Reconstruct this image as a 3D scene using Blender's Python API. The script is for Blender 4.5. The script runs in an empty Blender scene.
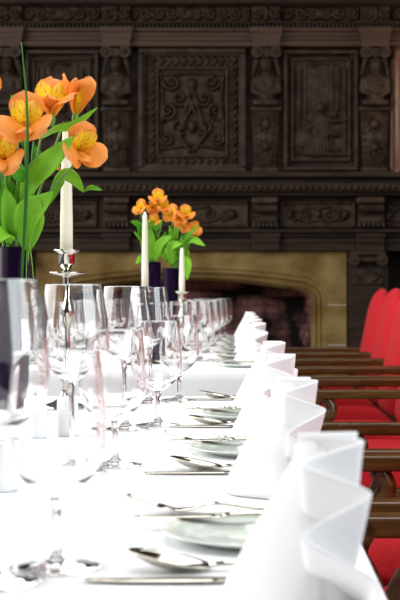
import bpy, bmesh, math, random
import numpy as np
from mathutils import Vector, Matrix
random.seed(7)
PI = math.pi
S = bpy.context.scene
C = S.collection
F, VX, HZ, EYE = 1320.0, 244.0, 292.0, 0.985      # focal length in pixels, vanishing point, eye height
TZ = 0.75                                         # table surface

def at(px, py, d):
    return Vector(((px - VX) / F * d, d, EYE + (HZ - py) / F * d))

# ------------------------------------------------------------------ materials
def nd(nt, t, **kw):
    n = nt.nodes.new(t)
    for k, v in kw.items():
        setattr(n, k, v)
    return n

def mat(name, c1, c2=None, rough=0.5, scale=(20, 20, 20), detail=4, bump=0.0, bscale=None, spec=0.5, metal=0.0,
        sheen=0.0, coat=0.0, trans=0.0, ior=1.45, lo=0.35, hi=0.65, sss=0.0, coords='Object', bdist=0.01):
    m = bpy.data.materials.new(name); m.use_nodes = True
    nt = m.node_tree; b = nt.nodes['Principled BSDF']
    tc = nd(nt, 'ShaderNodeTexCoord'); mp = nd(nt, 'ShaderNodeMapping')
    mp.inputs['Scale'].default_value = scale
    nt.links.new(tc.outputs[coords], mp.inputs['Vector'])
    no = nd(nt, 'ShaderNodeTexNoise'); no.inputs['Scale'].default_value = 1.0; no.inputs['Detail'].default_value = detail
    nt.links.new(mp.outputs[0], no.inputs['Vector'])
    cr = nd(nt, 'ShaderNodeValToRGB')
    cr.color_ramp.elements[0].position = lo; cr.color_ramp.elements[1].position = hi
    cr.color_ramp.elements[0].color = (*c1, 1); cr.color_ramp.elements[1].color = (*(c2 or c1), 1)
    nt.links.new(no.outputs['Fac'], cr.inputs[0]); nt.links.new(cr.outputs[0], b.inputs['Base Color'])
    b.inputs['Roughness'].default_value = rough; b.inputs['Metallic'].default_value = metal
    b.inputs['Specular IOR Level'].default_value = spec; b.inputs['IOR'].default_value = ior
    b.inputs['Sheen Weight'].default_value = sheen; b.inputs['Coat Weight'].default_value = coat
    b.inputs['Transmission Weight'].default_value = trans
    if sss:
        b.inputs['Subsurface Weight'].default_value = sss; b.inputs['Subsurface Radius'].default_value = (.01, .008, .005)
    if bump:
        n2 = nd(nt, 'ShaderNodeTexNoise'); n2.inputs['Scale'].default_value = bscale or 200; n2.inputs['Detail'].default_value = 3
        nt.links.new(tc.outputs[coords], n2.inputs['Vector'])
        bp = nd(nt, 'ShaderNodeBump'); bp.inputs['Strength'].default_value = bump; bp.inputs['Distance'].default_value = bdist
        nt.links.new(n2.outputs['Fac'], bp.inputs['Height']); nt.links.new(bp.outputs[0], b.inputs['Normal'])
    return m

M = {}
M['cloth'] = mat('white_linen', (.80, .81, .83), (.84, .84, .85), .85, (3, 3, 3), bump=.08, bscale=900, spec=.2, bdist=.001)
M['napkin'] = mat('white_napkin_cotton', (.82, .82, .83), (.86, .86, .86), .9, (30, 30, 30), bump=.1, bscale=1200, spec=.15, bdist=.001)
M['silver'] = mat('polished_silver', (.55, .53, .46), (.66, .64, .57), .12, (60, 60, 60), metal=1.0)
M['glass'] = mat('clear_glass', (1, 1, 1), (1, 1, 1), 0.0, trans=1.0, ior=1.48)
M['plate'] = mat('pale_glazed_porcelain', (.66, .73, .68), (.70, .76, .71), .12, (8, 8, 8), coat=.4)
M['ceramic'] = mat('white_ceramic', (.76, .79, .80), (.80, .82, .83), .2, (10, 10, 10), coat=.3)
M['wax'] = mat('ivory_wax', (.88, .86, .68), (.90, .88, .72), .45, (30, 30, 60), spec=.3)
M['wick'] = mat('charred_wick', (.03, .025, .02), (.06, .05, .04), .9)
M['vase'] = mat('dark_purple_glass', (.008, .003, .014), (.016, .005, .024), .06, (10, 10, 3), spec=.12, ior=1.18)
M['green'] = mat('flower_stalk_green', (.10, .27, .03), (.18, .40, .05), .5, (60, 60, 10))
M['greenw'] = mat('blade_green', (.05, .20, .05), (.12, .34, .08), .4, (60, 60, 8))
M['wood'] = mat('old_dark_oak', (.026, .0155, .0105), (.054, .033, .022), .5, (3, 8, 30), bump=.35, bscale=60, spec=.18)
M['woodw'] = mat('lit_tone_brown_oak', (.060, .029, .017), (.105, .052, .031), .45, (2, 8, 40), bump=.25, bscale=50, spec=.4)  # light falling on the fascia is put into this paler brown; ceiling shares it
M['woodr'] = mat('warm_lit_polished_oak', (.13, .055, .026), (.22, .10, .05), .3, (30, 30, 3), bump=.15, bscale=40, spec=.5)  # warm highlight on the end column partly painted in as redder, lighter wood
M['carve'] = mat('carved_oak', (.034, .022, .015), (.078, .050, .034), .5, (14, 14, 14), bump=.5, bscale=45, spec=.22)
M['chairwood'] = mat('dark_chair_oak', (.050, .023, .005), (.125, .060, .014), .27, (8, 60, 60), bump=.1, bscale=80, spec=.5)
M['red'] = mat('red_velvet', (.49, .012, .018), (.57, .02, .027), .8, (90, 90, 90), sheen=.05, bump=.15, bscale=400, spec=.1, bdist=.002)
M['stone'] = mat('yellow_sandstone', (.18, .105, .030), (.36, .245, .095), .8, (4, 4, 5), bump=.3, bscale=60, spec=.2)
M['floor'] = mat('dark_oak_boards', (.03, .018, .010), (.06, .035, .02), .45, (30, 1.5, 5), spec=.3)
M['wallp'] = mat('dark_panelling', (.020, .0145, .011), (.034, .024, .018), .55, (5, 5, 1), bump=.2, bscale=40, spec=.3)
M['plaster'] = mat('pale_plaster', (.55, .52, .46), (.62, .60, .54), .9, (2, 2, 2), spec=.1)

def brick_mat():
    m = bpy.data.materials.new('sooty_pink_brick'); m.use_nodes = True; nt = m.node_tree; b = nt.nodes['Principled BSDF']
    tc = nd(nt, 'ShaderNodeTexCoord'); mp = nd(nt, 'ShaderNodeMapping'); mp.inputs['Rotation'].default_value = (PI/2, 0, 0)
    br = nd(nt, 'ShaderNodeTexBrick'); br.inputs['Scale'].default_value = 4.0
    br.inputs['Color1'].default_value = (.46, .21, .20, 1); br.inputs['Color2'].default_value = (.33, .14, .13, 1)
    br.inputs['Mortar'].default_value = (.2, .11, .10, 1); br.inputs['Mortar Size'].default_value = .025
    nt.links.new(tc.outputs['Object'], mp.inputs[0]); nt.links.new(mp.outputs[0], br.inputs[0])
    no = nd(nt, 'ShaderNodeTexNoise'); no.inputs['Scale'].default_value = 3.2; no.inputs['Detail'].default_value = 5
    nt.links.new(tc.outputs['Object'], no.inputs[0])
    cr = nd(nt, 'ShaderNodeValToRGB'); cr.color_ramp.elements[0].position = .40; cr.color_ramp.elements[1].position = .62
    nt.links.new(no.outputs['Fac'], cr.inputs[0])
    mx = nd(nt, 'ShaderNodeMixRGB'); mx.inputs[1].default_value = (.012, .009, .008, 1)
    nt.links.new(cr.outputs[0], mx.inputs[0]); nt.links.new(br.outputs[0], mx.inputs[2]); nt.links.new(mx.outputs[0], b.inputs['Base Color'])
    b.inputs['Roughness'].default_value = .9; b.inputs['Specular IOR Level'].default_value = .1
    return m
M['brick'] = brick_mat()

def petal_mat(name, stops, streak, streak_col, trans=.25):
    """colour along the petal by UV v, dark streaks running lengthwise"""
    m = bpy.data.materials.new(name); m.use_nodes = True; nt = m.node_tree; b = nt.nodes['Principled BSDF']
    uv = nd(nt, 'ShaderNodeTexCoord'); sp = nd(nt, 'ShaderNodeSeparateXYZ'); nt.links.new(uv.outputs['UV'], sp.inputs[0])
    cr = nd(nt, 'ShaderNodeValToRGB'); e = cr.color_ramp.elements
    e[0].position, e[0].color = stops[0][0], (*stops[0][1], 1); e[1].position, e[1].color = stops[-1][0], (*stops[-1][1], 1)
    for p, c in stops[1:-1]:
        k = e.new(p); k.color = (*c, 1)
    nt.links.new(sp.outputs['Y'], cr.inputs[0])
    mp = nd(nt, 'ShaderNodeMapping'); mp.inputs['Scale'].default_value = (16, 5, 1); nt.links.new(uv.outputs['UV'], mp.inputs[0])
    no = nd(nt, 'ShaderNodeTexNoise'); no.inputs['Scale'].default_value = 1; no.inputs['Detail'].default_value = 2
    nt.links.new(mp.outputs[0], no.inputs[0])
    c2 = nd(nt, 'ShaderNodeValToRGB'); c2.color_ramp.elements[0].position = .58; c2.color_ramp.elements[1].position = .66
    nt.links.new(no.outputs['Fac'], c2.inputs[0])
    mu = nd(nt, 'ShaderNodeMath', operation='MULTIPLY'); mu.inputs[1].default_value = streak
    nt.links.new(c2.outputs[0], mu.inputs[0])
    mx = nd(nt, 'ShaderNodeMixRGB'); mx.inputs[2].default_value = (*streak_col, 1)
    nt.links.new(mu.outputs[0], mx.inputs[0]); nt.links.new(cr.outputs[0], mx.inputs[1]); nt.links.new(mx.outputs[0], b.inputs['Base Color'])
    b.inputs['Roughness'].default_value = .55; b.inputs['Specular IOR Level'].default_value = .25
    tr = nd(nt, 'ShaderNodeBsdfTranslucent'); nt.links.new(mx.outputs[0], tr.inputs[0])
    ms = nd(nt, 'ShaderNodeMixShader'); ms.inputs[0].default_value = trans
    nt.links.new(b.outputs[0], ms.inputs[1]); nt.links.new(tr.outputs[0], ms.inputs[2])
    nt.links.new(ms.outputs[0], nt.nodes['Material Output'].inputs[0])
    return m
M['petal'] = petal_mat('orange_petal', [(0, (.82, .38, .04)), (.35, (.86, .31, .035)), (.8, (.86, .30, .05)), (1, (.86, .36, .12))], .12, (.75, .12, .02))
M['petalf'] = petal_mat('deep_orange_petal', [(0, (.86, .42, .03)), (.4, (.92, .40, .03)), (.8, (.92, .32, .04)), (1, (.90, .36, .10))], .12, (.8, .15, .02))
M['petal2'] = petal_mat('yellow_petal', [(0, (.82, .48, .03)), (.3, (.93, .70, .02)), (.74, (.93, .68, .03)), (.96, (.88, .38, .06)), (1, (.84, .32, .08))], .85, (.22, .05, .02))
M['leaf'] = petal_mat('fresh_leaf', [(0, (.16, .46, .02)), (.5, (.27, .62, .035)), (1, (.24, .56, .04))], .35, (.38, .70, .09), .35)
M['bladeg'] = petal_mat('dark_grass', [(0, (.02, .12, .015)), (.5, (.03, .16, .02)), (1, (.06, .22, .03))], .3, (.08, .3, .05), .2)
M['leafd'] = petal_mat('deep_leaf', [(0, (.06, .29, .015)), (.5, (.10, .42, .02)), (1, (.12, .45, .02))], .3, (.2, .55, .05), .35)

# ------------------------------------------------------------------ object helpers
def tag(o, label, cat, group=None):
    o['label'] = label; o['category'] = cat
    if group: o['group'] = group
    return o

def empty(name, loc, label, cat, group=None):
    o = bpy.data.objects.new(name, None); C.objects.link(o); o.location = loc; o.empty_display_size = .05
    return tag(o, label, cat, group)

def origin(p):
    v = Vector((0, 0, 0))
    while p is not None:
        v = v + p.location; p = p.parent
    return v

def obj(name, vf, m, parent=None, smooth=True, loc=None, uv=None, label=None):
    """one mesh object; vf = (verts, faces) or a bmesh, in world coordinates"""
    me = bpy.data.meshes.new(name)
    base = origin(parent) if parent is not None else Vector((0, 0, 0))
    l = Vector(loc) if loc is not None else base
    if isinstance(vf, bmesh.types.BMesh):
        bmesh.ops.translate(vf, verts=vf.verts, vec=-l); vf.to_mesh(me); vf.free()
    else:
        me.from_pydata([tuple(Vector(v) - l) for v in vf[0]], [], vf[1])
    if smooth:
        for p in me.polygons: p.use_smooth = True
    if uv is not None:
        lay = me.uv_layers.new(name='UVMap')
        for lp in me.loops: lay.data[lp.index].uv = uv[lp.vertex_index]
    me.materials.append(m); me.update()
    o = bpy.data.objects.new(name, me); C.objects.link(o); o.location = l - base
    if parent is not None: o.parent = parent
    if label: o['label'] = label
    return o

def struct(o):
    o['kind'] = 'structure'; return o

def copy_tree(o, parent=None):
    c = o.copy(); C.objects.link(c)
    if parent is not None: c.parent = parent
    for ch in list(o.children): copy_tree(ch, c)
    return c

def dup(root, loc, label, group=None, rz=None):
    c = copy_tree(root); c.location = loc; c['label'] = label
    if group: c['group'] = group
    if rz is not None: c.rotation_euler = (0, 0, rz)
    return c

def box(bm, x0, x1, y0, y1, z0, z1, bev=0, seg=2):
    r = bmesh.ops.create_cube(bm, size=1)
    vs = r['verts']
    bmesh.ops.scale(bm, verts=vs, vec=(abs(x1-x0), abs(y1-y0), abs(z1-z0)))
    bmesh.ops.translate(bm, verts=vs, vec=((x0+x1)/2, (y0+y1)/2, (z0+z1)/2))
    if bev:
        es = list({e for v in vs for e in v.link_edges})
        r2 = bmesh.ops.bevel(bm, geom=es, offset=bev, segments=seg, profile=.5, affect='EDGES')
        vs = list({v for f in r2['faces'] for v in f.verts} | {v for v in vs if v.is_valid})
    return vs

def pbox(bm, x0, x1, y0, y1, front, back, bev=0):
    a = at(x0, y0, front); b = at(x1, y1, front)
    return box(bm, a.x, b.x, front, back, b.z, a.z, bev)

def lathe(profile, cx=0, cy=0, cz=0, n=32, closed=False):
    vs, fs = [], []
    rows = []
    for r, z in profile:
        if r < 1e-6:
            rows.append([len(vs)]); vs.append((cx, cy, cz + z))
        else:
            rows.append(list(range(len(vs), len(vs)+n)))
            vs += [(cx + r*math.cos(2*PI*i/n), cy + r*math.sin(2*PI*i/n), cz + z) for i in range(n)]
    for a, b in zip(rows, rows[1:]):
        for i in range(n):
            j = (i+1) % n
            if len(a) == 1 and len(b) == 1: continue
            if len(a) == 1: fs.append((a[0], b[j], b[i]))
            elif len(b) == 1: fs.append((a[i], a[j], b[0]))
            else: fs.append((a[i], a[j], b[j], b[i]))
    return vs, fs

def spline(pts, n):
    pts = [Vector(p) for p in pts]
    P = [pts[0]*2-pts[1]] + pts + [pts[-1]*2-pts[-2]]
    out = []
    segs = len(pts)-1
    for k in range(n+1):
        t = k/n*segs; i = min(int(t), segs-1); u = t-i
        p0, p1, p2, p3 = P[i:i+4]
        out.append(.5*((2*p1)+(p2-p0)*u+(2*p0-5*p1+4*p2-p3)*u*u+(3*p1-p0-3*p2+p3)*u**3))
    return out

def tube(pts, r, n=8, steps=None):
    """capped tube along a spline; r a number or a list"""
    ps = spline(pts, steps or 6*(len(pts)-1)) if len(pts) > 2 else [Vector(p) for p in pts]
    vs, fs = [], []
    nv = None
    for k, p in enumerate(ps):
        t = (ps[min(k+1, len(ps)-1)] - ps[max(k-1, 0)]).normalized()
        if nv is None:
            nv = t.orthogonal().normalized()
        nv = (nv - t*nv.dot(t)).normalized(); bv = t.cross(nv)
        if isinstance(r, (int, float)): rr = r
        else:
            q = k/(len(ps)-1)*(len(r)-1); i = min(int(q), len(r)-2); rr = r[i]*(1-(q-i)) + r[i+1]*(q-i)
        for i in range(n):
            a = 2*PI*i/n
            vs.append(p + (nv*math.cos(a) + bv*math.sin(a))*rr)
    for k in range(len(ps)-1):
        for i in range(n):
            j = (i+1) % n
            fs.append((k*n+i, k*n+j, (k+1)*n+j, (k+1)*n+i))
    fs.append(tuple(range(n))[::-1]); fs.append(tuple(range((len(ps)-1)*n, len(ps)*n)))
    return vs, fs

def join(*vfs):
    V, Fc = [], []
    for v, f in vfs:
        o = len(V); V += list(v); Fc += [tuple(i+o for i in t) for t in f]
    return V, Fc

def solid(o, th, offset=0):
    md = o.modifiers.new('thickness', 'SOLIDIFY'); md.thickness = th; md.offset = offset; return o

def subsurf(o, n=2):
    md = o.modifiers.new('smooth', 'SUBSURF'); md.levels = n; md.render_levels = n; return o

# ------------------------------------------------------------------ setting
WALL = 10.6
bm = bmesh.new(); box(bm, -4.2, 3.6, -2.6, WALL+.1, -.1, 0)
struct(obj('floor', bm, M['floor'], smooth=False))
bm = bmesh.new(); box(bm, -4.2, 3.6, WALL, WALL+.1, 0, 4.6)
for i in range(-10, 10):                       # raised panelling stiles
    x = i*.42
    if -2.6 < x < 1.4: continue
    box(bm, x-.05, x+.05, WALL-.03, WALL, 0, 4.6)
for z in (.1, 1.0, 2.0, 3.0, 4.0): 
    box(bm, -4.2, -2.45, WALL-.028, WALL, z-.05, z+.05); box(bm, 1.75, 3.6, WALL-.028, WALL, z-.05, z+.05)
struct(obj('wall_back', bm, M['wallp'], smooth=False))
bm = bmesh.new(); box(bm, 3.5, 3.6, 2.0, WALL, 0, 3.0)
for i in range(18):
    y = 2.1 + i*.49; box(bm, 3.47, 3.5, y-.05, y+.05, 0, 3.0)
struct(obj('wall_right', bm, M['wallp'], smooth=False))

bm = bmesh.new(); box(bm, -4.3, -4.2, 7.4, WALL+.1, 0, 4.6)
for i in range(7): box(bm, -4.2, -4.17, 7.45+i*.5, 7.55+i*.5, 0, 4.6)
struct(obj('wall_left', bm, M['wallp'], smooth=False))
bm = bmesh.new(); box(bm, -4.2, 3.6, -2.6, -2.5, 0, 4.6)
struct(obj('wall_front', bm, M['wallp'], smooth=False))
bm = bmesh.new(); box(bm, -4.2, 3.6, -2.6, WALL+.1, 4.6, 4.7)
for i in range(7): box(bm, -4.2, 3.6, -1.6+i*1.9, -1.4+i*1.9, 4.4, 4.6)
struct(obj('ceiling', bm, M['woodw'], smooth=False))

# ------------------------------------------------------------------ fireplace
CX = 191.0
fp = empty('fireplace', at(CX, 292, 10.0) * 1.0, 'large stone fireplace with flattened arch under a carved dark oak mantel', 'fireplace')
fp.location.z = 0

def arch(off, y, n=8):
    """points of the arch opening, offset inwards by off pixels, at depth y"""
    hw = 134-off; pts = []
    side = [(hw, 440), (hw, 300)]
    for k in range(1, n+1):
        a = PI/2*k/n
        side.append((hw - 26*(1-math.cos(a)), 300 - (24-off)*math.sin(a)*1.0))
    for k in range(1, 7):
        t = k/6; side.append(((hw-26)*(1-t), 276+off - 8*(1-(1-t)**2)))
    left = [(CX-a, b) for a, b in side]; right = [(CX+a, b) for a, b in side[:-1]][::-1]
    out = []
    for a, b in left+right:
        p = at(a, b, 10.0); out.append(Vector((p.x, y, max(p.z, 0))))
    return out
def outer(y):
    hw = 155.5; n = 8
    side = [(hw, 440), (hw, 300)]
    for k in range(1, n+1):
        t = k/n
        if t <= .5: side.append((hw, 300-49*t*2))
        else: side.append((hw-48*(t-.5)*2, 251))
    for k in range(1, 7): side.append(((hw-48)*(1-k/6), 251))
    left = [(CX-a, b) for a, b in side]; right = [(CX+a, b) for a, b in side[:-1]][::-1]
    return [Vector((at(a, b, 10.0).x, y, max(at(a, b, 10.0).z, 0))) for a, b in left+right]
prof = [(0, 10.0), (0.6, 10.012), (3, 10.02), (4.2, 10.008), (5.5, 10.03), (8, 10.05), (9, 10.035), (11, 10.06), (13, 10.10), (13, 10.2)]
loops = [outer(10.12), outer(10.0)] + [arch(o, y) for o, y in prof]
V, Fc = [], []
for l in loops: V += l
n = len(loops[0])
for a in range(len(loops)-1):
    for i in range(n-1): Fc.append((a*n+i, a*n+i+1, (a+1)*n+i+1, (a+1)*n+i))
o = obj('stone_surround', (V, Fc), M['stone'], fp, smooth=False)
# fine mortar joints cut into the face
bm = bmesh.new()
for s in (-1, 1):
    for py in (305, 345):
        a = at(CX+s*137, py, 10.0); b = at(CX+s*155, py, 10.0); box(bm, min(a.x, b.x), max(a.x, b.x), 9.998, 10.003, a.z-.003, a.z+.003)
obj('mortar_joint', bm, M['plaster'], fp, smooth=False)
# fire box
L0 = arch(13, 10.2); L1 = arch(24, 10.56)
V = L0+L1; Fc = [(i, i+1, n+i+1, n+i) for i in range(n-1)]; Fc.append(tuple(range(n, 2*n)))
obj('firebox_lining', (V, Fc), M['brick'], fp, smooth=False)
bm = bmesh.new(); box(bm, at(52, 0, 10).x, at(330, 0, 10).x, 10.02, 10.56, 0, .05)
obj('hearth_slab', bm, M['stone'], fp, smooth=False)

# oak architrave, frieze and mantel shelf above the stone
bm = bmesh.new()
pbox(bm, -60, 420, 232, 251, 9.96, 10.5)
pbox(bm, -60, 420, 232, 237, 9.93, 9.96, .006); pbox(bm, -60, 420, 240, 243, 9.945, 9.96, .004); pbox(bm, -60, 420, 247, 251, 9.95, 9.97, .005)
for c in (7, 116, 266, 371): 
    pbox(bm, c-14, c+14, 233, 251, 9.90, 9.96, .008); pbox(bm, c-15, c+15, 233, 237, 9.885, 9.93, .004); pbox(bm, c-13, c+13, 240, 243, 9.885, 9.93, .004)
obj('architrave', bm, M['wood'], fp, smooth=False)
bm = bmesh.new()
pbox(bm, -60, 420, 196, 231, 10.0, 10.5)
pbox(bm, -60, 420, 229.5, 232, 9.86, 10.0)
obj('frieze_backing', bm, M['wood'], fp, smooth=False)
bm = bmesh.new()
pbox(bm, -66, 424, 178.7, 183.5, 9.94, 10.5); pbox(bm, -66, 424, 190.5, 196, 9.86, 10.5, .012); pbox(bm, -66, 424, 183, 191, 9.80, 10.5)
obj('mantel_shelf', bm, M['wood'], fp, smooth=False)
bm = bmesh.new()
x = -60.0
while x < 420:
    a = at(x, 185, 9.78); r = bmesh.ops.create_uvsphere(bm, u_segments=8, v_segments=6, radius=.021)
    bmesh.ops.scale(bm, verts=r['verts'], vec=(.85, 1, 1.1)); bmesh.ops.translate(bm, verts=r['verts'], vec=(a.x, 9.795, at(0, 187, 9.78).z)); x += 6.4
obj('egg_moulding', bm, M['carve'], fp)

# relief carving as a height field: strokes (polyline, radius, height) and blobs (x, y, rx, ry, h)
def relief(name, parent, x0, x1, y0, y1, depth, strokes=(), blobs=(), res=1.0, base=None, mirror=True, m='carve', extra=None):
    nx = int((x1-x0)*res)+1; ny = int((y1-y0)*res)+1
    xs = np.linspace(x0, x1, nx); ys = np.linspace(y0, y1, ny); X, Y = np.meshgrid(xs, ys)
    cx = (x0+x1)/2; Xm = np.abs(X-cx) if mirror else X-x0
    H = np.zeros_like(X)
    for pts, r, h in strokes:
        D = np.full_like(X, 1e9)
        for (ax, ay), (bx, by) in zip(pts, pts[1:]):
            vx, vy = bx-ax, by-ay; L = vx*vx+vy*vy+1e-9
            t = np.clip(((Xm-ax)*vx+(Y-y0-ay)*vy)/L, 0, 1)
            D = np.minimum(D, np.hypot(Xm-ax-t*vx, Y-y0-ay-t*vy))
        H = np.maximum(H, h*np.sqrt(np.clip(1-(D/r)**2, 0, 1)))
    for bx, by, rx, ry, h in blobs:
        q = 1-((Xm-bx)/rx)**2-((Y-y0-by)/ry)**2
        H = np.maximum(H, h*np.sqrt(np.clip(q, 0, 1)))
    if extra is not None: H = H + extra(X-x0, Y-y0)
    edge = np.minimum(np.minimum(X-x0, x1-X), np.minimum(Y-y0, y1-Y))
    H = H*np.clip(edge/1.2, 0, 1)
    V = []
    for j in range(ny):
        for i in range(nx):
            p = at(xs[i], ys[j], depth); V.append((p.x, depth-H[j, i], p.z))
    Fc = [(j*nx+i, (j+1)*nx+i, (j+1)*nx+i+1, j*nx+i+1) for j in range(ny-1) for i in range(nx-1)]
    # turned-back rim so the carving is a closed slab
    ring = [i for i in range(nx)] + [j*nx+nx-1 for j in range(1, ny)] + [(ny-1)*nx+i for i in range(nx-2, -1, -1)] + [j*nx for j in range(ny-2, 0, -1)]
    o = len(V)
    for r in ring: V.append((V[r][0], depth+.03, V[r][2]))
    k = len(ring)
    for a in range(k): Fc.append((ring[a], ring[(a+1) % k], o+(a+1) % k, o+a))
    return obj(name, (V, Fc), M[m], parent)

def spiral(cx, cy, r0, turns, a0=0, s=1, n=26):
    return [(cx+r0*(1-k/n*.85)*math.cos(a0+s*2*PI*turns*k/n), cy+r0*(1-k/n*.85)*math.sin(a0+s*2*PI*turns*k/n)) for k in range(n+1)]

# frieze cushions with a diamond boss between consoles
def frieze_panel(x0, x1):
    w = (x1-x0)/2; h = 27
    st = [([(w-2, 2), (w-2, h-2)], 1.6, .03), ([(0, 2), (w-2, 2)], 1.6, .03), ([(0, h-2), (w-2, h-2)], 1.6, .03),
          (spiral(w*.35, h/2, 7, 1.6), 1.5, .03), (spiral(w*.6, h/2, 6, 1.5, PI, -1), 1.5, .03), ([(0, 8), (w*.3, 6)], 1.4, .028), ([(0, 19), (w*.3, 21)], 1.4, .028)]
    bl = [(w*.72, h/2, 3.5, 4.5, .06), (0, h/2, 4, 5, .045)]
    relief('frieze_carving', fp, x0, x1, 201, 228.5, 9.985, st, bl, 1.6)
for a, b in ((-60, -10), (22, 98), (133, 249), (279, 356), (385, 418)): frieze_panel(a, b)
# console brackets in the frieze
def console(c, w):
    bm = bmesh.new()
    pbox(bm, c-w, c+w, 197, 203, 9.80, 10.0, .008); pbox(bm, c-w+1, c+w-1, 203, 224, 9.95, 10.0)
    for py, dp, r in ((207, 9.90, .045), (220, 9.93, .03)):
        p = at(c, py, dp)
        r_ = bmesh.ops.create_cone(bm, cap_ends=True, segments=16, radius1=r, radius2=r, depth=2*w/132*.9)
        bmesh.ops.rotate(bm, verts=r_['verts'], cent=(0, 0, 0), matrix=Matrix.Rotation(PI/2, 3, 'Y'))
        bmesh.ops.translate(bm, verts=r_['verts'], vec=(p.x, dp, p.z))
    for k in range(6):
        q = c-w+2+k*(2*w-4)/5; a = at(q, 224, 9.9)
        box(bm, a.x-.011, a.x+.011, 9.88, 9.96, at(0, 227, 9.9).z, at(0, 222.5, 9.9).z, .004)
    obj('console_bracket', bm, M['carve'], fp, smooth=False)
for c, w in ((7, 13), (116, 13), (265, 13), (371, 14)): console(c, w)
# oak pilasters with scrolled capitals flanking the stone
for s in (-1, 1):
    c = CX+s*177
    bm = bmesh.new()
    pbox(bm, c-20, c+20, 251, 440, 10.0, 10.5)
    vs = pbox(bm, c-15, c+15, 285, 415, 9.985, 10.0)
    pbox(bm, c-19, c+19, 412, 424, 9.95, 10.0)
    obj('oak_pilaster', bm, M['wood'], fp, smooth=False)
    bm = bmesh.new()
    pbox(bm, c-18, c+18, 251, 255, 9.88, 10.0, .006)
    for q in (-14, 14):
        p = at(c+q, 260, 9.9)
        r_ = bmesh.ops.create_cone(bm, cap_ends=True, segments=20, radius1=.042, radius2=.042, depth=.12)
        bmesh.ops.rotate(bm, verts=r_['verts'], cent=(0, 0, 0), matrix=Matrix.Rotation(PI/2, 3, 'X'))
        bmesh.ops.translate(bm, verts=r_['verts'], vec=(p.x, 9.94, p.z))
        r_ = bmesh.ops.create_uvsphere(bm, u_segments=10, v_segments=8, radius=.018); bmesh.ops.translate(bm, verts=r_['verts'], vec=(p.x, 9.88, p.z))
    pbox(bm, c-13, c+13, 256, 262, 9.92, 10.0, .006)
    obj('scroll_capital', bm, M['carve'], fp, smooth=False)
    st = [([(0, 16), (q, 3+abs(q)*.35)], 1.5, .03) for q in (0, 4, 8, 12)] + [([(0, 16), (14, 15)], 1.5, .03)]
    relief('fan_carving', fp, c-16, c+16, 268, 286, 9.99, st, [], 1.8)

# ------------------------------------------------------------------ overmantel
om = empty('overmantel', (fp.location.x, 10.0, 1.9), 'tall carved dark oak overmantel with figures and panels above the mantel shelf', 'overmantel')
bm = bmesh.new(); pbox(bm, -60, 420, -160, 177, 10.0, 10.55)
pbox(bm, -66, 424, 171.5, 177, 9.84, 10.0, .006)
obj('back_board', bm, M['wood'], om, smooth=False)
bm = bmesh.new()
pbox(bm, -60, 420, 27, 31, 9.90, 10.0, .006); pbox(bm, -60, 420, 31, 40, 9.93, 10.0); pbox(bm, -60, 420, 34, 36.5, 9.915, 9.95, .004); pbox(bm, -60, 420, 40, 46.5, 9.90, 10.0, .01)
for c in (7, 116, 266, 375):                     # fascia breaks forward above each figure
    a = at(c-17, 27, 9.86); b = at(c+17, 27, 9.86); e = at(c-13, 46.5, 9.86); g = at(c+13, 46.5, 9.86)
    vs = [bm.verts.new(v) for v in ((a.x, 9.85, a.z), (b.x, 9.85, b.z), (g.x, 9.85, g.z), (e.x, 9.85, e.z), (a.x, 9.95, a.z), (b.x, 9.95, b.z), (g.x, 9.95, g.z), (e.x, 9.95, e.z))]
    for f in ((3, 2, 1, 0), (0, 1, 5, 4), (1, 2, 6, 5), (2, 3, 7, 6), (3, 0, 4, 7)): bm.faces.new([vs[i] for i in f])
    pbox(bm, c-16, c+16, 30, 32, 9.84, 9.9); pbox(bm, c-15, c+15, 36, 38, 9.84, 9.9); pbox(bm, c-14, c+14, 43, 46, 9.83, 9.9)
obj('fascia', bm, M['woodw'], om, smooth=False)
bm = bmesh.new()
pbox(bm, -64, 424, -14, 3.5, 9.84, 10.0, .02); pbox(bm, -62, 422, 2, 5.5, 9.89, 10.0); pbox(bm, -62, 422, 21, 23, 9.86, 10.0, .004)
pbox(bm, -60, 420, -160, -14, 9.95, 10.0)
x = -60.0
while x < 420:
    pbox(bm, x, x+2.3, 23, 27, 9.88, 10.0); x += 4.0
obj('cornice', bm, M['wood'], om, smooth=False)
def frieze_top(x0, x1):
    w = (x1-x0)/2; st = []
    k = 4.0; s = 1
    while k < w:
        st.append((spiral(k+2, 7.5, 6, 1.4, PI*(s < 0), s), 1.6, .04)); k += 13; s = -s
    st.append(([(i*1.5, 7.5+4.5*math.sin(i*.36)) for i in range(int(w/1.5)+1)], 1.3, .028))
    relief('frieze_carving', om, x0, x1, 6.5, 21, 9.96, st, [(0, 7.5, 6, 6, .05)], 1.4)
for a, b in ((-60, -8), (21, 101), (131, 251), (281, 359), (390, 418)): frieze_top(a, b)
for c in (7, 116, 266, 375):
    st = [([(0, 2), (0, 12)], 3, .04), (spiral(8, 7, 5.5, 1.4), 1.6, .045)]
    relief('bracket_carving', om, c-14.5, c+14.5, 6.5, 21, 9.90, st, [(0, 7, 4, 6, .06)], 1.6)

def frame(bm, x0, x1, y0, y1, w, f, b, bev=.005):
    pbox(bm, x0, x1, y0, y0+w, f, b, bev); pbox(bm, x0, x1, y1-w, y1, f, b, bev)
    pbox(bm, x0, x0+w, y0+w, y1-w, f, b, bev); pbox(bm, x1-w, x1, y0+w, y1-w, f, b, bev)

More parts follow.
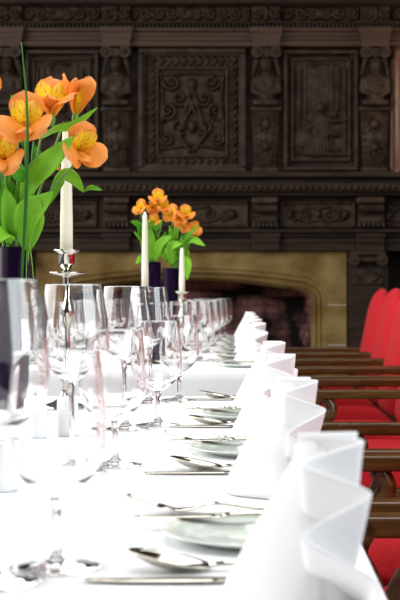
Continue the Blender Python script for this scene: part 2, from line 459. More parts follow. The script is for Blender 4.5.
# middle panel: heavy frame, a leafy border and a scrolled field
bm = bmesh.new()
frame(bm, 138, 246, 48, 172, 5, 9.90, 10.0, .01); frame(bm, 142, 242, 52, 168, 3.5, 9.93, 10.0); frame(bm, 156, 228, 66.5, 157, 2.5, 9.935, 10.0)
obj('panel_frame', bm, M['carve'], om, smooth=False)
def border(x0, x1, y0, y1, vert):
    Ln = (y1-y0) if vert else (x1-x0); W = (x1-x0) if vert else (y1-y0)
    bl = []
    def ex(X, Y):
        s = Y if vert else X; t = (X if vert else Y)/W*2-1
        ph = s/7.5*2*PI
        return .03*np.sqrt(np.clip(1-t*t, 0, 1))*(.55+.45*np.cos(ph+1.8*np.abs(t)*2))
    relief('border_carving', om, x0, x1, y0, y1, 9.965, [], [], 1.6, extra=ex)
border(146, 156, 56, 166, True); border(228, 238, 56, 166, True); border(156, 228, 56, 66.5, False); border(156, 228, 157, 166, False)
st = [(spiral(20, 14, 8, 1.5), 2, .05), (spiral(12, 30, 8, 1.5, PI, -1), 2, .05), (spiral(24, 42, 9, 1.6, 1), 2, .05), (spiral(12, 58, 8, 1.4, 2, -1), 2, .05),
      (spiral(25, 70, 7, 1.4), 2, .05), ([(0, 20), (8, 46), (14, 66), (2, 82)], 2, .05), ([(0, 38), (14, 64)], 2.2, .055), ([(0, 76), (30, 80)], 1.6, .04), ([(2, 5), (32, 6)], 1.8, .04), ([(31, 8), (29, 30), (32, 52), (30, 78)], 1.6, .035)]
relief('carved_field', om, 158.5, 225.5, 69, 154.5, 9.985, st, [(0, 16, 5, 7, .06), (0, 58, 4.5, 7, .06), (0, 34, 7, 5, .05), (29, 46, 4, 9, .05)], 1.7)

# side panels: a robed figure in low relief before an arcade
def side_panel(x0, x1, flip):
    bm = bmesh.new()
    frame(bm, x0, x1, 50, 170, 3.5, 9.92, 10.0); frame(bm, x0+7.5, x1-7.5, 58, 161, 2, 9.945, 10.0)
    obj('panel_frame', bm, M['carve'], om, smooth=False)
    def bd(X, Y): return .012*np.abs(np.sin(Y*.9))*np.abs(np.sin(X*.9))
    for a, b in ((x0+3.5, x0+7.5), (x1-7.5, x1-3.5)):
        relief('border_carving', om, a, b, 53.5, 166.5, 9.975, [], [], 1.8, extra=bd)
    W = x1-x0-19; 
    g = (lambda v: W-v) if flip else (lambda v: v)
    st = [([(g(6), 10), (g(5), 70)], 1.6, .035), ([(g(12), 6), (g(12), 60)], 1.3, .018), ([(g(38), 6), (g(38), 90)], 1.5, .022), ([(g(45), 8), (g(44), 50)], 1.3, .02), ([(g(51), 10), (g(51), 92)], 1.6, .028),
          ([(g(30), 58), (g(40), 62), (g(53), 60)], 2.6, .05), ([(g(8), 73), (g(18), 65), (g(26), 60)], 5, .045), ([(g(3), 94), (g(53), 95)], 1.8, .04), ([(g(32), 72), (g(43), 76)], 2.4, .05), ([(g(33), 88), (g(44), 90)], 2.2, .04),
          ([(g(20), 5), (g(30), 3), (g(40), 5)], 1.8, .025)]
    bl = [(g(27), 48, 5.5, 6.5, .065), (g(27), 70, 10, 17, .06), (g(24), 86, 14, 12, .055), (g(10), 78, 9, 11, .045), (g(40), 55, 5, 4, .05)]
    def ex(X, Y): return .004*np.sin(X*1.9+np.sin(Y*.2))
    relief('carved_field', om, x0+9.5, x1-9.5, 60, 159.5, 9.98, st, bl, 1.7, mirror=False, extra=ex)
side_panel(284, 358, False); side_panel(25, 98, True); side_panel(-70, -12, False)

# carved half-figures on tapering pilasters
def ell(bm, c, r, rot=None):
    q = bmesh.ops.create_uvsphere(bm, u_segments=14, v_segments=10, radius=1.0)
    bmesh.ops.scale(bm, verts=q['verts'], vec=r)
    if rot is not None: bmesh.ops.rotate(bm, verts=q['verts'], cent=(0, 0, 0), matrix=rot)
    bmesh.ops.translate(bm, verts=q['verts'], vec=c)
def capsule(bm, a, b, r0, r1, n=6):
    for k in range(n+1):
        t = k/n; p = Vector(a).lerp(Vector(b), t); r = r0*(1-t)+r1*t
        ell(bm, p, (r, r, r))
fig_mesh = None
def herm(c, turned=False):
    global fig_mesh
    p0 = at(c, 100, 9.9); x, y = p0.x, 9.93
    Z = lambda py: at(c, py, 9.9).z
    bm = bmesh.new()
    ell(bm, (x, y-.045, Z(66)), (.042, .045, .052)); ell(bm, (x, y-.085, Z(67)), (.01, .014, .014)); ell(bm, (x, y-.03, Z(61)), (.05, .045, .035))
    capsule(bm, (x, y-.03, Z(70)), (x, y-.03, Z(76)), .022, .026, 3)
    ell(bm, (x, y-.02, Z(80)), (.095, .05, .05)); ell(bm, (x, y-.02, Z(88)), (.07, .055, .075)); ell(bm, (x, y-.02, Z(97)), (.065, .05, .05))
    for s in (-1, 1):
        capsule(bm, (x+s*.088, y-.02, Z(79)), (x+s*.098, y-.03, Z(91)), .027, .022)
        capsule(bm, (x+s*.098, y-.03, Z(91)), (x+s*.0, y-.08, Z(97 + (3 if turned and s > 0 else 0))), .022, .018)
        ell(bm, (x+s*.035, y-.06, Z(84)), (.028, .02, .024))
    box(bm, x-.1, x+.1, y-.09, y+.02, Z(106), Z(100.5), .012)
    o = obj('carved_figure', bm, M['carve'], om)
    r = o.modifiers.new('one_body', 'REMESH'); r.mode = 'VOXEL'; r.voxel_size = .011; r.use_smooth_shade = True
    sm = o.modifiers.new('soften', 'SMOOTH'); sm.iterations = 3
    bm = bmesh.new()                                 # scrolled head-dress
    for s in (-1, 1):
        q = bmesh.ops.create_cone(bm, cap_ends=True, segments=18, radius1=.046, radius2=.046, depth=.12)
        bmesh.ops.rotate(bm, verts=q['verts'], cent=(0, 0, 0), matrix=Matrix.Rotation(PI/2, 3, 'X')); bmesh.ops.translate(bm, verts=q['verts'], vec=(x+s*.068, y-.03, Z(53)))
        ell(bm, (x+s*.068, y-.09, Z(53)), (.022, .022, .022))
        capsule(bm, (x+s*.07, y-.02, Z(60)), (x+s*.1, y-.02, Z(74)), .022, .012)
    box(bm, x-.03, x+.03, y-.08, y+.03, Z(58), Z(48.5), .008)
    obj('scrolled_headdress', bm, M['carve'], om, smooth=False)
    bm = bmesh.new()                                 # tapering shaft with bosses
    a, b = .112, .082
    zt, zb = Z(106), Z(171)
    vs = [bm.verts.new(v) for v in ((x-a, 9.94, zt), (x+a, 9.94, zt), (x+b, 9.94, zb), (x-b, 9.94, zb), (x-a, 10.0, zt), (x+a, 10.0, zt), (x+b, 10.0, zb), (x-b, 10.0, zb))]
    for f in ((3, 2, 1, 0), (0, 1, 5, 4), (1, 2, 6, 5), (2, 3, 7, 6), (3, 0, 4, 7)): bm.faces.new([vs[i] for i in f])
    box(bm, x-a-.008, x+a+.008, 9.92, 9.95, Z(110), Z(106), .006)
    for py in (124, 146):
        ell(bm, (x, 9.93, Z(py)), (.032, .04, .04))
        for k in range(8):
            ell(bm, (x+.055*math.cos(k*PI/4), 9.94, Z(py)+.06*math.sin(k*PI/4)), (.013, .014, .016))
    for s in (-1, 1):
        for k in range(9): ell(bm, (x+s*(.088-.003*k), 9.94, Z(113+k*6.5)), (.008, .012, .014))
    box(bm, x-.1, x+.1, 9.92, 9.95, Z(171.5), Z(167), .006)
    obj('tapering_pilaster', bm, M['carve'], om, smooth=True)
    bm = bmesh.new(); pbox(bm, c-15.5, c+15.5, 47, 171, 9.985, 10.0); obj('pilaster_backing', bm, M['wood'], om, smooth=False)
for c in (7, 116, 266, 375): herm(c, c == 375)

# polished column at the right end of the overmantel
col = empty('oak_column', (at(399, 0, 9.93).x, 9.93, at(0, 176, 9.93).z), 'slim polished oak column in a warm-lit tone at the right end of the overmantel', 'column')
p = at(399, 0, 9.93); zb, zt = at(0, 176.5, 9.93).z, at(0, 48, 9.93).z
obj('shaft', lathe([(0, 0), (.055, .0), (.055, .05), (.046, .07), (.048, .4), (.044, zt-zb-.08), (.055, zt-zb-.06), (.055, zt-zb), (0, zt-zb)], p.x, 9.93, zb, 24), M['woodr'], col)
o_b = obj('side_strip', (lambda b: (pbox(b, 391, 394.5, 48, 176, 9.95, 10.0, .004), b)[1])(bmesh.new()), M['woodr'], col, smooth=False)

# ------------------------------------------------------------------ tables and cloths
XR, XL = 0.112, -0.88
def table(name, y0, y1, lab, clab):
    t = empty(name, ((XR+XL)/2, (y0+y1)/2, 0), lab, 'table')
    bm = bmesh.new(); box(bm, XL+.01, XR-.01, y0+.01, y1-.01, TZ-.035, TZ-.004, .004)
    obj('tabletop', bm, M['chairwood'], t, smooth=False)
    for x in (XL+.08, XR-.08):
        for y in (y0+.12, y1-.12):
            bm = bmesh.new(); box(bm, x-.03, x+.03, y-.03, y+.03, 0, TZ-.035, .005); obj('leg', bm, M['chairwood'], t, smooth=False)
    # cloth: rounded edge, then a softly waved drop
    per = []
    def edge(a, b, n):
        for k in range(n): per.append((a[0]+(b[0]-a[0])*k/n, a[1]+(b[1]-a[1])*k/n))
    ny = int((y1-y0)/.045)
    edge((XL, y0), (XR, y0), 24); edge((XR, y0), (XR, y1), ny); edge((XR, y1), (XL, y1), 24); edge((XL, y1), (XL, y0), ny)
    V = []; N = len(per); rows = []
    cx, cy = (XL+XR)/2, (y0+y1)/2
    def nrm(i):
        x, y = per[i]; v = Vector((0, 0, 0))
        if abs(x-XL) < 1e-6: v.x -= 1
        if abs(x-XR) < 1e-6: v.x += 1
        if abs(y-y0) < 1e-6: v.y -= 1
        if abs(y-y1) < 1e-6: v.y += 1
        return v.normalized()
    for off, z, wv in ((-.012, 0, 0), (-.004, -.0015, 0), (0, -.006, 0), (.002, -.03, .001), (.004, -.1, .006), (.008, -.2, .010), (.012, -.3, .014)):
        rows.append(len(V))
        for i in range(N):
            n_ = nrm(i); q = off + wv*math.sin(i*.83+.6*math.sin(i*.21))
            V.append((per[i][0]+n_.x*q, per[i][1]+n_.y*q, TZ+z))
    Fc = [tuple(range(N))]
    for a, b in zip(rows, rows[1:]):
        for i in range(N): Fc.append((a+i, b+i, b+(i+1) % N, a+(i+1) % N))
    c = obj('tablecloth', (V, Fc), M['cloth'], loc=(cx, cy, TZ)); tag(c, clab, 'tablecloth', 'white tablecloths')
    md = c.modifiers.new('cloth_thickness', 'SOLIDIFY'); md.thickness = .002; md.offset = -1
table('dining_table', .25, 2.985, 'nearer dining table hidden beneath its white cloth', 'white tablecloth on the nearer table, under the closest glasses and cutlery')
table('dining_table', 3.92, 7.25, 'far dining table before the fireplace hidden beneath its white cloth', 'white tablecloth on the far table, its end hanging in shade beyond the gap')

# ------------------------------------------------------------------ place setting pieces (local frame: diner on +x)
def glass_set(name, prof_o, cut1, cut2, wall, label, cat, group):
    """prof_o: outer profile from foot centre to rim; inner bowl derived; split into foot, stem and bowl that meet edge to edge"""
    t = empty(name, (0, 0, 0), label, cat, group)
    foot = [p for p in prof_o if p[1] <= cut1+1e-9]
    under = [(0, .0012), (foot[0][0]*.55, .0010), (foot[0][0]*.9, 0)]
    obj('foot', lathe(under + foot, n=40), M['glass'], t)
    obj('stem', lathe([p for p in prof_o if cut1-1e-9 <= p[1] <= cut2+1e-9], n=20), M['glass'], t)
    out = [p for p in prof_o if p[1] >= cut2-1e-9]
    rim = out[-1]
    out = out[:-1] + [(rim[0]+.0001, rim[1]-.0012), (rim[0], rim[1]-.0003), (rim[0]-wall*.2, rim[1]+wall*.15)]
    inner = [(rim[0]-wall*.5, rim[1]+wall*.22), (rim[0]-wall*.8, rim[1]+wall*.15), (rim[0]-wall, rim[1]-.0003), (rim[0]-wall+.0001, rim[1]-.0012)]
    for r, z in out[::-1][3:]:
        if r-wall > .006: inner.append((r-wall, z+(wall*.4 if r > rim[0]*.8 else wall*1.8)))
    inner.append((0, inner[-1][1]-.0015))
    obj('bowl', lathe(out + inner, n=40), M['glass'], t)
    return t
def smooth_prof(pts, n):
    return [(p.x, p.y) for p in [Vector((v.x, v.y)) for v in spline([(a, b, 0) for a, b in pts], n)]]
w_foot = [(.039, .0006), (.039, .0014), (.030, .0024), (.018, .0042), (.009, .0075), (.0055, .0125), (.0048, .016)]
w_stem = [(.0045, .022), (.0042, .035), (.0045, .048), (.0062, .053), (.0050, .057)]
w_bowl = smooth_prof([(.0060, .060), (.015, .0640), (.029, .0755), (.0388, .090), (.0428, .105), (.0418, .130), (.0395, .158), (.0370, .184)], 28)
wine = glass_set('wine_glass', w_foot+w_stem+w_bowl, .016, .060, .0008, 'short clear wine glass nearest the camera, its whole bowl, stem and foot showing', 'glass', 'wine glasses')
g_foot = [(.041, .0006), (.041, .0014), (.032, .0024), (.019, .0042), (.009, .0080), (.0056, .0135), (.0049, .018)]
g_stem = [(.0045, .030), (.0042, .060), (.0045, .100), (.0065, .108), (.0052, .113)]
g_bowl = smooth_prof([(.0065, .118), (.018, .124), (.034, .136), (.0435, .150), (.0462, .164), (.0450, .185), (.0415, .215), (.0372, .245)], 28)
goblet = glass_set('goblet', g_foot+g_stem+g_bowl, .018, .118, .0008, 'tall tapering goblet at the left edge, in front of the purple vase', 'glass', 'tall goblets')

def napkin_mesh():
    V, Fc = [], []
    npl = 12; R = .134; rs = (.12, .4, .7, .92, 1.0)
    cols = []
    for i in range(npl+1):
        a = math.radians(1.5 if i == 0 else 178.5 if i == npl else 6.5 + 166*i/npl)
        for e in (-.06, .06):
            sd = 1 if i % 2 == 1 or i in (0, npl) else -1
            aa = a + e*162/npl*PI/180*1.6
            cols.append((aa, sd))
    for aa, sd in cols:
        for k, r in enumerate(rs):
            rr = R*r*(1.0 if sd > 0 else .985); am = .012+.0135*r
            V.append((.004 + sd*am*(1-.08*math.sin(aa)**6), -rr*math.cos(aa)*.80, .002 + rr*math.sin(aa)))
    n = len(rs)
    for c in range(len(cols)-1):
        for k in range(n-1): Fc.append((c*n+k, c*n+k+1, (c+1)*n+k+1, (c+1)*n+k))
    # wrapped front half-cone closing the foot of the fan on the table side
    o = len(V); m = 24; hs = (0, .25, .5, .75, .93, 1.0)
    for j, h in enumerate(hs):
        for i in range(m+1):
            a = PI*(-.5 + 2*i/m)
            rx = (.078 if math.cos(a) > 0 else .026)*(1-h)+.010*h; ry = .080*(1-h)+.010*h
            bulge = 1+.05*math.sin(h*PI)
            V.append((-.004-math.cos(a)*rx*bulge*(1 + .06*math.sin(i*1.9)*(1-h)), math.sin(a)*ry*bulge, .0015+.127*h))
    for j in range(len(hs)-1):
        for i in range(m): Fc.append((o+j*(m+1)+i, o+j*(m+1)+i+1, o+(j+1)*(m+1)+i+1, o+(j+1)*(m+1)+i))
    return V, Fc
nap0 = obj('napkin', napkin_mesh(), M['napkin'], loc=(0, 0, 0))
subsurf(nap0, 2); solid(nap0, .0016)
tag(nap0, 'white fan folded napkin nearest the camera, largest in the row', 'napkin', 'folded napkins on the diners right side')

def plate0():
    pr = [(0, .003), (.058, .003), (.060, .0), (.063, .0), (.066, .003), (.092, .0095), (.0935, .0105), (.092, .0114), (.068, .0062), (.062, .0052), (.05, .0050), (0, .0050)]
    return lathe(pr, n=56)
pl0 = empty('bread_plate', (0, 0, 0), 'pale bread plate nearest the camera with a butter knife across it', 'plate', 'bread plates')
obj('dish', plate0(), M['plate'], pl0)
obj('foot_ring', lathe([(.0575, .0030), (.0595, -.0004), (.0625, -.0004), (.0645, .0030)], n=40), M['plate'], pl0)

def sheet(rows):
    """closed lens-shaped bar from rows of (x, half width, z centre, half thickness)"""
    V, Fc = [], []; n = 10
    for x, w, z, h in rows:
        for i in range(n):
            a = 2*PI*i/n; V.append((x, w*math.cos(a), z+h*math.sin(a)))
    for k in range(len(rows)-1):
        for i in range(n): Fc.append((k*n+i, (k+1)*n+i, (k+1)*n+(i+1) % n, k*n+(i+1) % n))
    Fc.append(tuple(range(n))); Fc.append(tuple(range((len(rows)-1)*n, len(rows)*n))[::-1])
    return V, Fc
def handle_rows(x0, x1, z0=.003, w=.007, zneck=.003):
    L = x1-x0
    return [(x0, .003, zneck, .0020), (x0+.15*L, .0032, z0+(zneck-z0)*.7+.002, .0022), (x0+.4*L, .0045, z0+.003, .0024), (x0+.75*L, w, z0+.001, .0024), (x0+.95*L, w*.9, z0, .002), (x1, w*.5, z0, .0012)]
def knife(name, L, label, group):
    t = empty(name, (0, 0, 0), label, 'knife', group); a = -L*.55; b = L*.45
    obj('blade', sheet([(a, .0008, .0026, .0006), (a+.01, .005, .0026, .0010), (a+.05, .0092, .0026, .0013), (-.02, .0092, .0028, .0016), (-.004, .006, .003, .002)]), M['silver'], t)
    obj('handle', sheet([(-.004, .006, .003, .0022), (.006, .0045, .0042, .0028), (.03, .006, .0048, .0035), (b-.03, .0095, .0048, .0038), (b-.004, .0085, .0048, .003), (b, .004, .0048, .0015)]), M['silver'], t)
    return t
dk = knife('dinner_knife', .225, 'silver dinner knife nearest the camera along the bottom edge', 'dinner knives')
bk = knife('butter_knife', .175, 'silver butter knife lying across the nearest bread plate', 'butter knives')
sp0 = empty('dessert_spoon', (0, 0, 0), 'silver spoon nearest the camera beside the first dinner knife', 'spoon', 'spoons')
def spoon_bowl():
    V, Fc = [], []; nu, nv = 16, 8
    for k in range(nv+1):
        for i in range(nu):
            r = k/nv; a = 2*PI*i/nu
            x = -.030 + .034*r*math.cos(a)*(1 if math.cos(a) > 0 else 1.1); y = .0215*r*math.sin(a)
            V.append((x, y, .0030 + .0085*r**2 - (x+.030)*.20*r))
    for k in range(nv):
        for i in range(nu): Fc.append((k*nu+i, k*nu+(i+1) % nu, (k+1)*nu+(i+1) % nu, (k+1)*nu+i))
    return V, Fc
o = obj('bowl', spoon_bowl(), M['silver'], sp0); solid(o, .0014, 1)
obj('handle', sheet(handle_rows(.001, .115, .003, .0085, .0055)), M['silver'], sp0)
fk0 = empty('dinner_fork', (0, 0, 0), 'silver fork behind the nearest bread plate, tines raised', 'fork', 'forks')
vf = []
for q in (-.0085, -.0028, .0028, .0085):
    vf.append(sheet([(-.085, .0008, .0205, .0008), (-.07, .0016, .0155, .001), (-.05, .0019, .0085, .0012), (-.034, .0022, .0045, .0014)])); vf[-1] = ([(x, y+q, z) for x, y, z in vf[-1][0]], vf[-1][1])
vf.append(sheet([(-.038, .0108, .0050, .0013), (-.026, .0112, .0036, .0015), (-.012, .008, .0045, .0018), (.0, .004, .0085, .002), (.006, .003, .0100, .002)]))
obj('tines', join(*vf), M['silver'], fk0)
obj('handle', sheet(handle_rows(.006, .115, .003, .008, .010)), M['silver'], fk0)

used = set()
def put(proto, loc, label, rz=0.0, sc=None):
    """first use moves the prototype itself, later uses are copies with their own label"""
    if proto.name in used:
        o = dup(proto, loc, label, None, rz)
    else:
        used.add(proto.name); o = proto; o.location = loc; o['label'] = label; o.rotation_euler = (0, 0, rz)
    if sc: o.scale = (sc, sc, sc)
    return o

NTH = ['nearest the camera', 'second from the camera', 'third from the camera', 'fourth from the camera']
def place(nd_, who, nx, pd, fd, kd, sd, first, far=False, side=1, rz=0.0):
    """one diner's setting; nd_ napkin distance, pd plate, fd fork, kd knife, sd spoon; side 1 = right-hand diners"""
    rot = 0 if side > 0 else PI
    put(nap0, (nx, nd_, TZ), f'white fan folded napkin, {who}', rot + rz)
    if pd:
        X = .015 if side > 0 else -.783
        put(pl0, (X, pd, TZ+.0004), f'pale bread plate, {who}', rot)
        b = put(bk, (X-.032*side, pd+.050*side, TZ+.0110), f'silver butter knife on bread plate, {who}', rot + .02)
        put(fk0, (X-.058*side, fd, TZ), f'silver fork beside the bread plate, {who}', rot)
    if kd:
        X = -.01 if side > 0 else -.758
        put(dk, (X, kd, TZ), f'silver dinner knife, {who}', rot)
        put(sp0, (X-.02*side, sd, TZ), f'silver spoon beside the dinner knife, {who}', rot)
near = [(.945, None, None, 1.066, 1.112), (1.565, 1.255, 1.405, 1.700, 1.742), (2.165, 1.925, 2.05, 2.285, 2.325), (2.735, 2.455, 2.58, 2.865, 2.90)]
for i, (a, p, f, k, s) in enumerate(near):
    place(a, ['nearest place on the near table', 'second place on the near table', 'third place on the near table', 'last place on the near table before the gap'][i], .057, p, f, k, s, i == 0, rz=(0, .12, -.1, .08)[i])
ORD = ['first place', 'second place', 'third place', 'fourth place', 'last place']
FAR = [4.42, 5.02, 5.62, 6.2, 6.76]
for i, a in enumerate(FAR):
    place(a, f'right side of far table, {ORD[i]} from the gap', .045 - .005*i, a-.27, a-.13, a+.125, a+.165, False, rz=(.1, -.12, .05, -.06, .1)[i])
for i, a in enumerate(FAR[:4]):
    place(a+.05, f'left side of far table, {ORD[i]} from the gap', -.80, a+.3, a+.17, a-.09, a-.13, False, side=-1)

for i, (x, d) in enumerate(((-.160, 1.127), (-.175, 1.79), (-.152, 2.33), (-.141, 2.87))):
    put(wine, (x, d, TZ), 'short clear wine glass, ' + NTH[i] + ' in its row on the near table', sc=None)
for i, (x, d) in enumerate(((-.204, 1.07), (-.222, 1.72), (-.203, 2.26), (-.201, 2.80))):
    put(goblet, (x, d, TZ), 'tall tapering goblet, ' + NTH[i] + ' in its row on the near table')
for i, a in enumerate(FAR):
    put(wine, (-.150 + .012*i, a+.10, TZ), f'wine glass nearest the napkin, right side of far table, {ORD[i]} from the gap', sc=1.1)
    put(wine, (-.225 + .006*i, a+.04, TZ), f'wine glass farther from napkin, right side of far table, {ORD[i]} from the gap', sc=1.1)
for i, a in enumerate(FAR[:4]):
    put(wine, (-.585, a-.12, TZ), f'wine glass farther from napkin, left side of far table, {ORD[i]} from the gap', sc=1.1)
    put(wine, (-.64, a-.04, TZ), f'wine glass nearest the napkin, left side of far table, {ORD[i]} from the gap', sc=1.1)

# small white pots by the first candlestick
pot = empty('ceramic_pot', (0, 0, 0), 'small white ceramic pot', 'pot', 'small white ceramic pots')
obj('body', lathe([(0, 0), (.016, 0), (.0195, .004), (.020, .03), (.018, .058), (.0165, .060), (.0165, .057), (.017, .03), (0, .012)], n=28), M['ceramic'], pot)
for x, d, s, l in ((-.333, 2.10, .92, 'small white ceramic pot left of the first candlestick'), (-.281, 2.13, 1.1, 'small white ceramic pot right of the first candlestick'), (-.286, 1.56, 1.0, 'small white ceramic pot between the first two goblets')):
    put(pot, (x, d, TZ), l, sc=s)

# ------------------------------------------------------------------ candlesticks and candles
def candlestick(px, d, h, ch, r, which):
    p = at(px, 0, d); x, y = p.x, d
    t = empty('candlestick', (x, y, TZ), 'silver candlestick ' + which, 'candlestick', 'silver candlesticks')
    obj('base', lathe([(0, 0), (.052, 0), (.053, .003), (.048, .008), (.030, .013), (.014, .022), (.009, .034)], x, y, TZ, 36), M['silver'], t)
    obj('stem', lathe([(.009, .034), (.007, .05), (.012, .056), (.007, .064), (.0065, h*.5), (.011, h*.56), (.0165, h*.61), (.011, h*.66), (.0065, h*.7), (.008, h-.055)], x, y, TZ, 24), M['silver'], t)
    obj('drip_pan', lathe([(.008, h-.056), (.012, h-.053), (.034, h-.049), (.0355, h-.046), (.034, h-.0455), (.013, h-.046), (.009, h-.043), (.006, h-.041)], x, y, TZ, 36), M['silver'], t)
    obj('socket', lathe([(.006, h-.041), (.012, h-.036), (.0165, h-.028), (.0165, h-.012), (.0175, h-.008), (.026, h-.003), (.0262, h), (.0155, h-.002), (r+.0015, h-.006), (r+.001, h-.024), (0, h-.024)], x, y, TZ, 32), M['silver'], t)
    c = empty('candle', (x, y, TZ+h-.023), 'ivory taper candle in the silver candlestick ' + which, 'candle', 'ivory taper candles')
    L = ch+.023
    obj('taper', lathe([(0, 0), (r, 0), (r*.97, L*.3), (r*.75, L*.8), (r*.6, L*.95), (r*.35, L*.985), (0, L)], x, y, TZ+h-.023, 24), M['wax'], c)
    obj('wick', tube([(x, y, TZ+h-.023+L-.003), (x+.0005, y, TZ+h-.023+L+.004), (x+.002, y, TZ+h-.023+L+.009)], .0009, 6), M['wick'], c)
candlestick(66.5, 2.66, .3207, .252, .0130, 'nearest the camera beside the large bouquet')
candlestick(145, 4.15, .248, .240, .0112, 'second from the camera, left of the far flowers')
candlestick(182, 4.98, .238, .165, .0112, 'farthest from the camera, right of the far flowers')

# ------------------------------------------------------------------ vases and alstroemeria
def vase(px, d, h, r, label):
    p = at(px, 0, d)
    v = obj('flower_vase', lathe([(0, 0), (r*.92, 0), (r, .006), (r, h-.002), (r-.0015, h), (r-.004, h-.002), (r-.004, .012), (0, .012)], p.x, d, TZ, 40), M['vase'], loc=(p.x, d, TZ))
    return tag(v, label, 'vase', 'dark purple cylinder vases')
vase(14.5, 2.55, .322, .0277, 'dark purple cylinder vase at the left edge holding the nearest orange flowers')
vase(152.5, 4.45, .336, .0285, 'dark purple cylinder vase, nearer of the two behind the second candle')
vase(171, 5.35, .332, .032, 'dark purple cylinder vase, farther of the two, left of the third candle')

def basis(axis, up):
    a = Vector(axis).normalized(); u = Vector(up); u = (u-a*u.dot(a)).normalized(); r = u.cross(a)
    return r, u, a
def petal(o, ax, ang, L, W, open0, open1, cup, narrow, mname, parent, th=.0004):
    """petal growing from o; ax=(r,u,a) frame; opens from angle open0 off the axis at its base to open1 at its tip"""
    r, u, a = ax; rad = (r*math.cos(ang)+u*math.sin(ang)); side = a.cross(rad)
    V, uv, Fc = [], [], []; nu, nv = 9, 11
    p = Vector(o); pts = [p.copy()]
    dirs = []
    for k in range(nv):
        t = k/(nv-1); th_ = open0+(open1-open0)*t**1.3
        dirs.append(a*math.cos(th_)+rad*math.sin(th_))
    for k in range(1, nv): pts.append(pts[-1]+dirs[k]*L/(nv-1))
    for k in range(nv):
        t = k/(nv-1)
        w = W*.5*(narrow+(1-narrow)*math.sin(PI*min(t/.66, 1)/2)) * (math.sqrt(max(0, 1-((t-.62)/.38)**2)) if t > .62 else 1)
        w = max(w, W*.06)
        nrm = side.cross(dirs[k])
        for i in range(nu):
            s = i/(nu-1)*2-1
            ruf = (.0014*math.sin(7*t+3*s+ang*5)+.0022*s*s*math.sin(11*t+ang*3+2*s))*t*L/.056
            V.append(pts[k]+side*w*s + nrm*(-cup*w*(s*s)+ruf)); uv.append((i/(nu-1), t))
    for k in range(nv-1):
        for i in range(nu-1): Fc.append((k*nu+i, k*nu+i+1, (k+1)*nu+i+1, (k+1)*nu+i))
    q = obj('petal', (V, Fc), M[mname], parent, uv=uv); return q
def merged(o, pieces):
    return o
def blossom(c, axis, sc, stem_obj, up=(0, 0, 1), detail=True, wide=1.0, flare=1.0, outer_m='petal'):
    """six-petalled alstroemeria; the flower is a part, its petals and stamens are sub-parts"""
    fr = basis(axis, up); base = Vector(c) - fr[2]*.022*sc
    fl = obj('blossom', tube([base-fr[2]*.016*sc, base-fr[2]*.006*sc, base+fr[2]*.004*sc], [.0025*sc, .0048*sc, .0036*sc], 8, 6), M['green'], stem_obj, label='orange and yellow six-petalled blossom')
    for k in range(3):
        petal(base, fr, PI/2+k*2*PI/3, .060*sc, .045*sc*wide, .25*flare, (1.42+.1*math.sin(k*2.1))*flare, -.25, .22, outer_m, fl)
    for k, mn in ((0, 'petal2'), (1, 'petal2'), (2, 'petal')):
        ang = (PI/2-.62, PI/2+.62, -PI/2)[k]
        b2 = base + fr[2]*.001
        ang = (PI/6, 5*PI/6, -PI/2)[k] + PI*(0) 
        if k < 2: ang = PI/2 + (-.55, .55)[k]
        petal(b2, fr, ang, .052*sc, .024*sc*wide, .18*flare, 1.0*flare, -.35, .25, mn, fl)
    if detail:
        vf = []
        for k in range(5):
            a_ = -PI/2 + (k-2)*.35; d_ = fr[2]*.034*sc + (fr[0]*math.cos(a_)+fr[1]*math.sin(a_))*.016*sc
            vf.append(tube([base, base+d_*.6, base+d_], [.0007, .0006, .0012], 5, 5))
        obj('stamens', join(*vf), M['petal'], fl)
    return fl
def leaf(pts, W, facing, mname, parent, name='leaf', nv=14):
    ps = spline(pts, nv); V, uv, Fc = [], [], []; nu = 7; fc = Vector(facing).normalized()
    for k, p in enumerate(ps):
        t = k/nv; tg = (ps[min(k+1, nv)]-ps[max(k-1, 0)]).normalized(); sd = tg.cross(fc).normalized(); nn = sd.cross(tg)
        w = W*.5*max(.03, math.sin(PI*min(1, (t*.93+.05)))**.8)
        for i in range(nu):
            s = i/(nu-1)*2-1
            V.append(p+sd*w*s+nn*(w*.28*abs(s)+.0010*math.sin(9*t+4*s))); uv.append((i/(nu-1), t))
    for k in range(nv):
        for i in range(nu-1): Fc.append((k*nu+i, k*nu+i+1, (k+1)*nu+i+1, (k+1)*nu+i))
    o = obj(name, (V, Fc), M[mname], parent, uv=uv); solid(o, .0005); return o

FC = (0, -1, .15)
def stalk(bx, by, pts, label, r=.0024, group='alstroemeria stems'):
    """stem rising from the bottom of its vase; pts world points"""
    t = empty('alstroemeria_stem', (bx, by, TZ+.013), label, 'flower', group)
    obj('stem', tube([(bx, by, TZ+.015)]+pts, r, 7), M['green'], t)
    return t
D1 = 2.76; DV = 2.55; vx = at(14.5, 0, DV).x            # the near vase stands at DV
def P(px, py, d=D1): return at(px, py, d*DV/D1)

s1 = stalk(vx+.003, DV-.016, [P(18, 240, 2.745), P(25, 180, 2.73), P(26, 136, 2.72)], 'orange alstroemeria facing the camera in the middle of the near bouquet', group='flowers in the near vase')
blossom(P(26, 122, 2.70), (0, -1, .40), 1.34, s1, wide=1.15)
leaf([P(24, 205, 2.73), P(33, 180, 2.71), P(53, 160, 2.69), P(73, 137, 2.68)], .050, (-.35, -1, .2), 'leaf', s1)
leaf([P(24, 150, 2.73), P(20, 120, 2.74), P(11, 95, 2.745)], .018, (.3, -1, .2), 'leafd', s1)
leaf([P(26, 180, 2.72), P(18, 172, 2.70), P(17, 158, 2.69)], .030, (.2, -1, .1), 'leafd', s1)

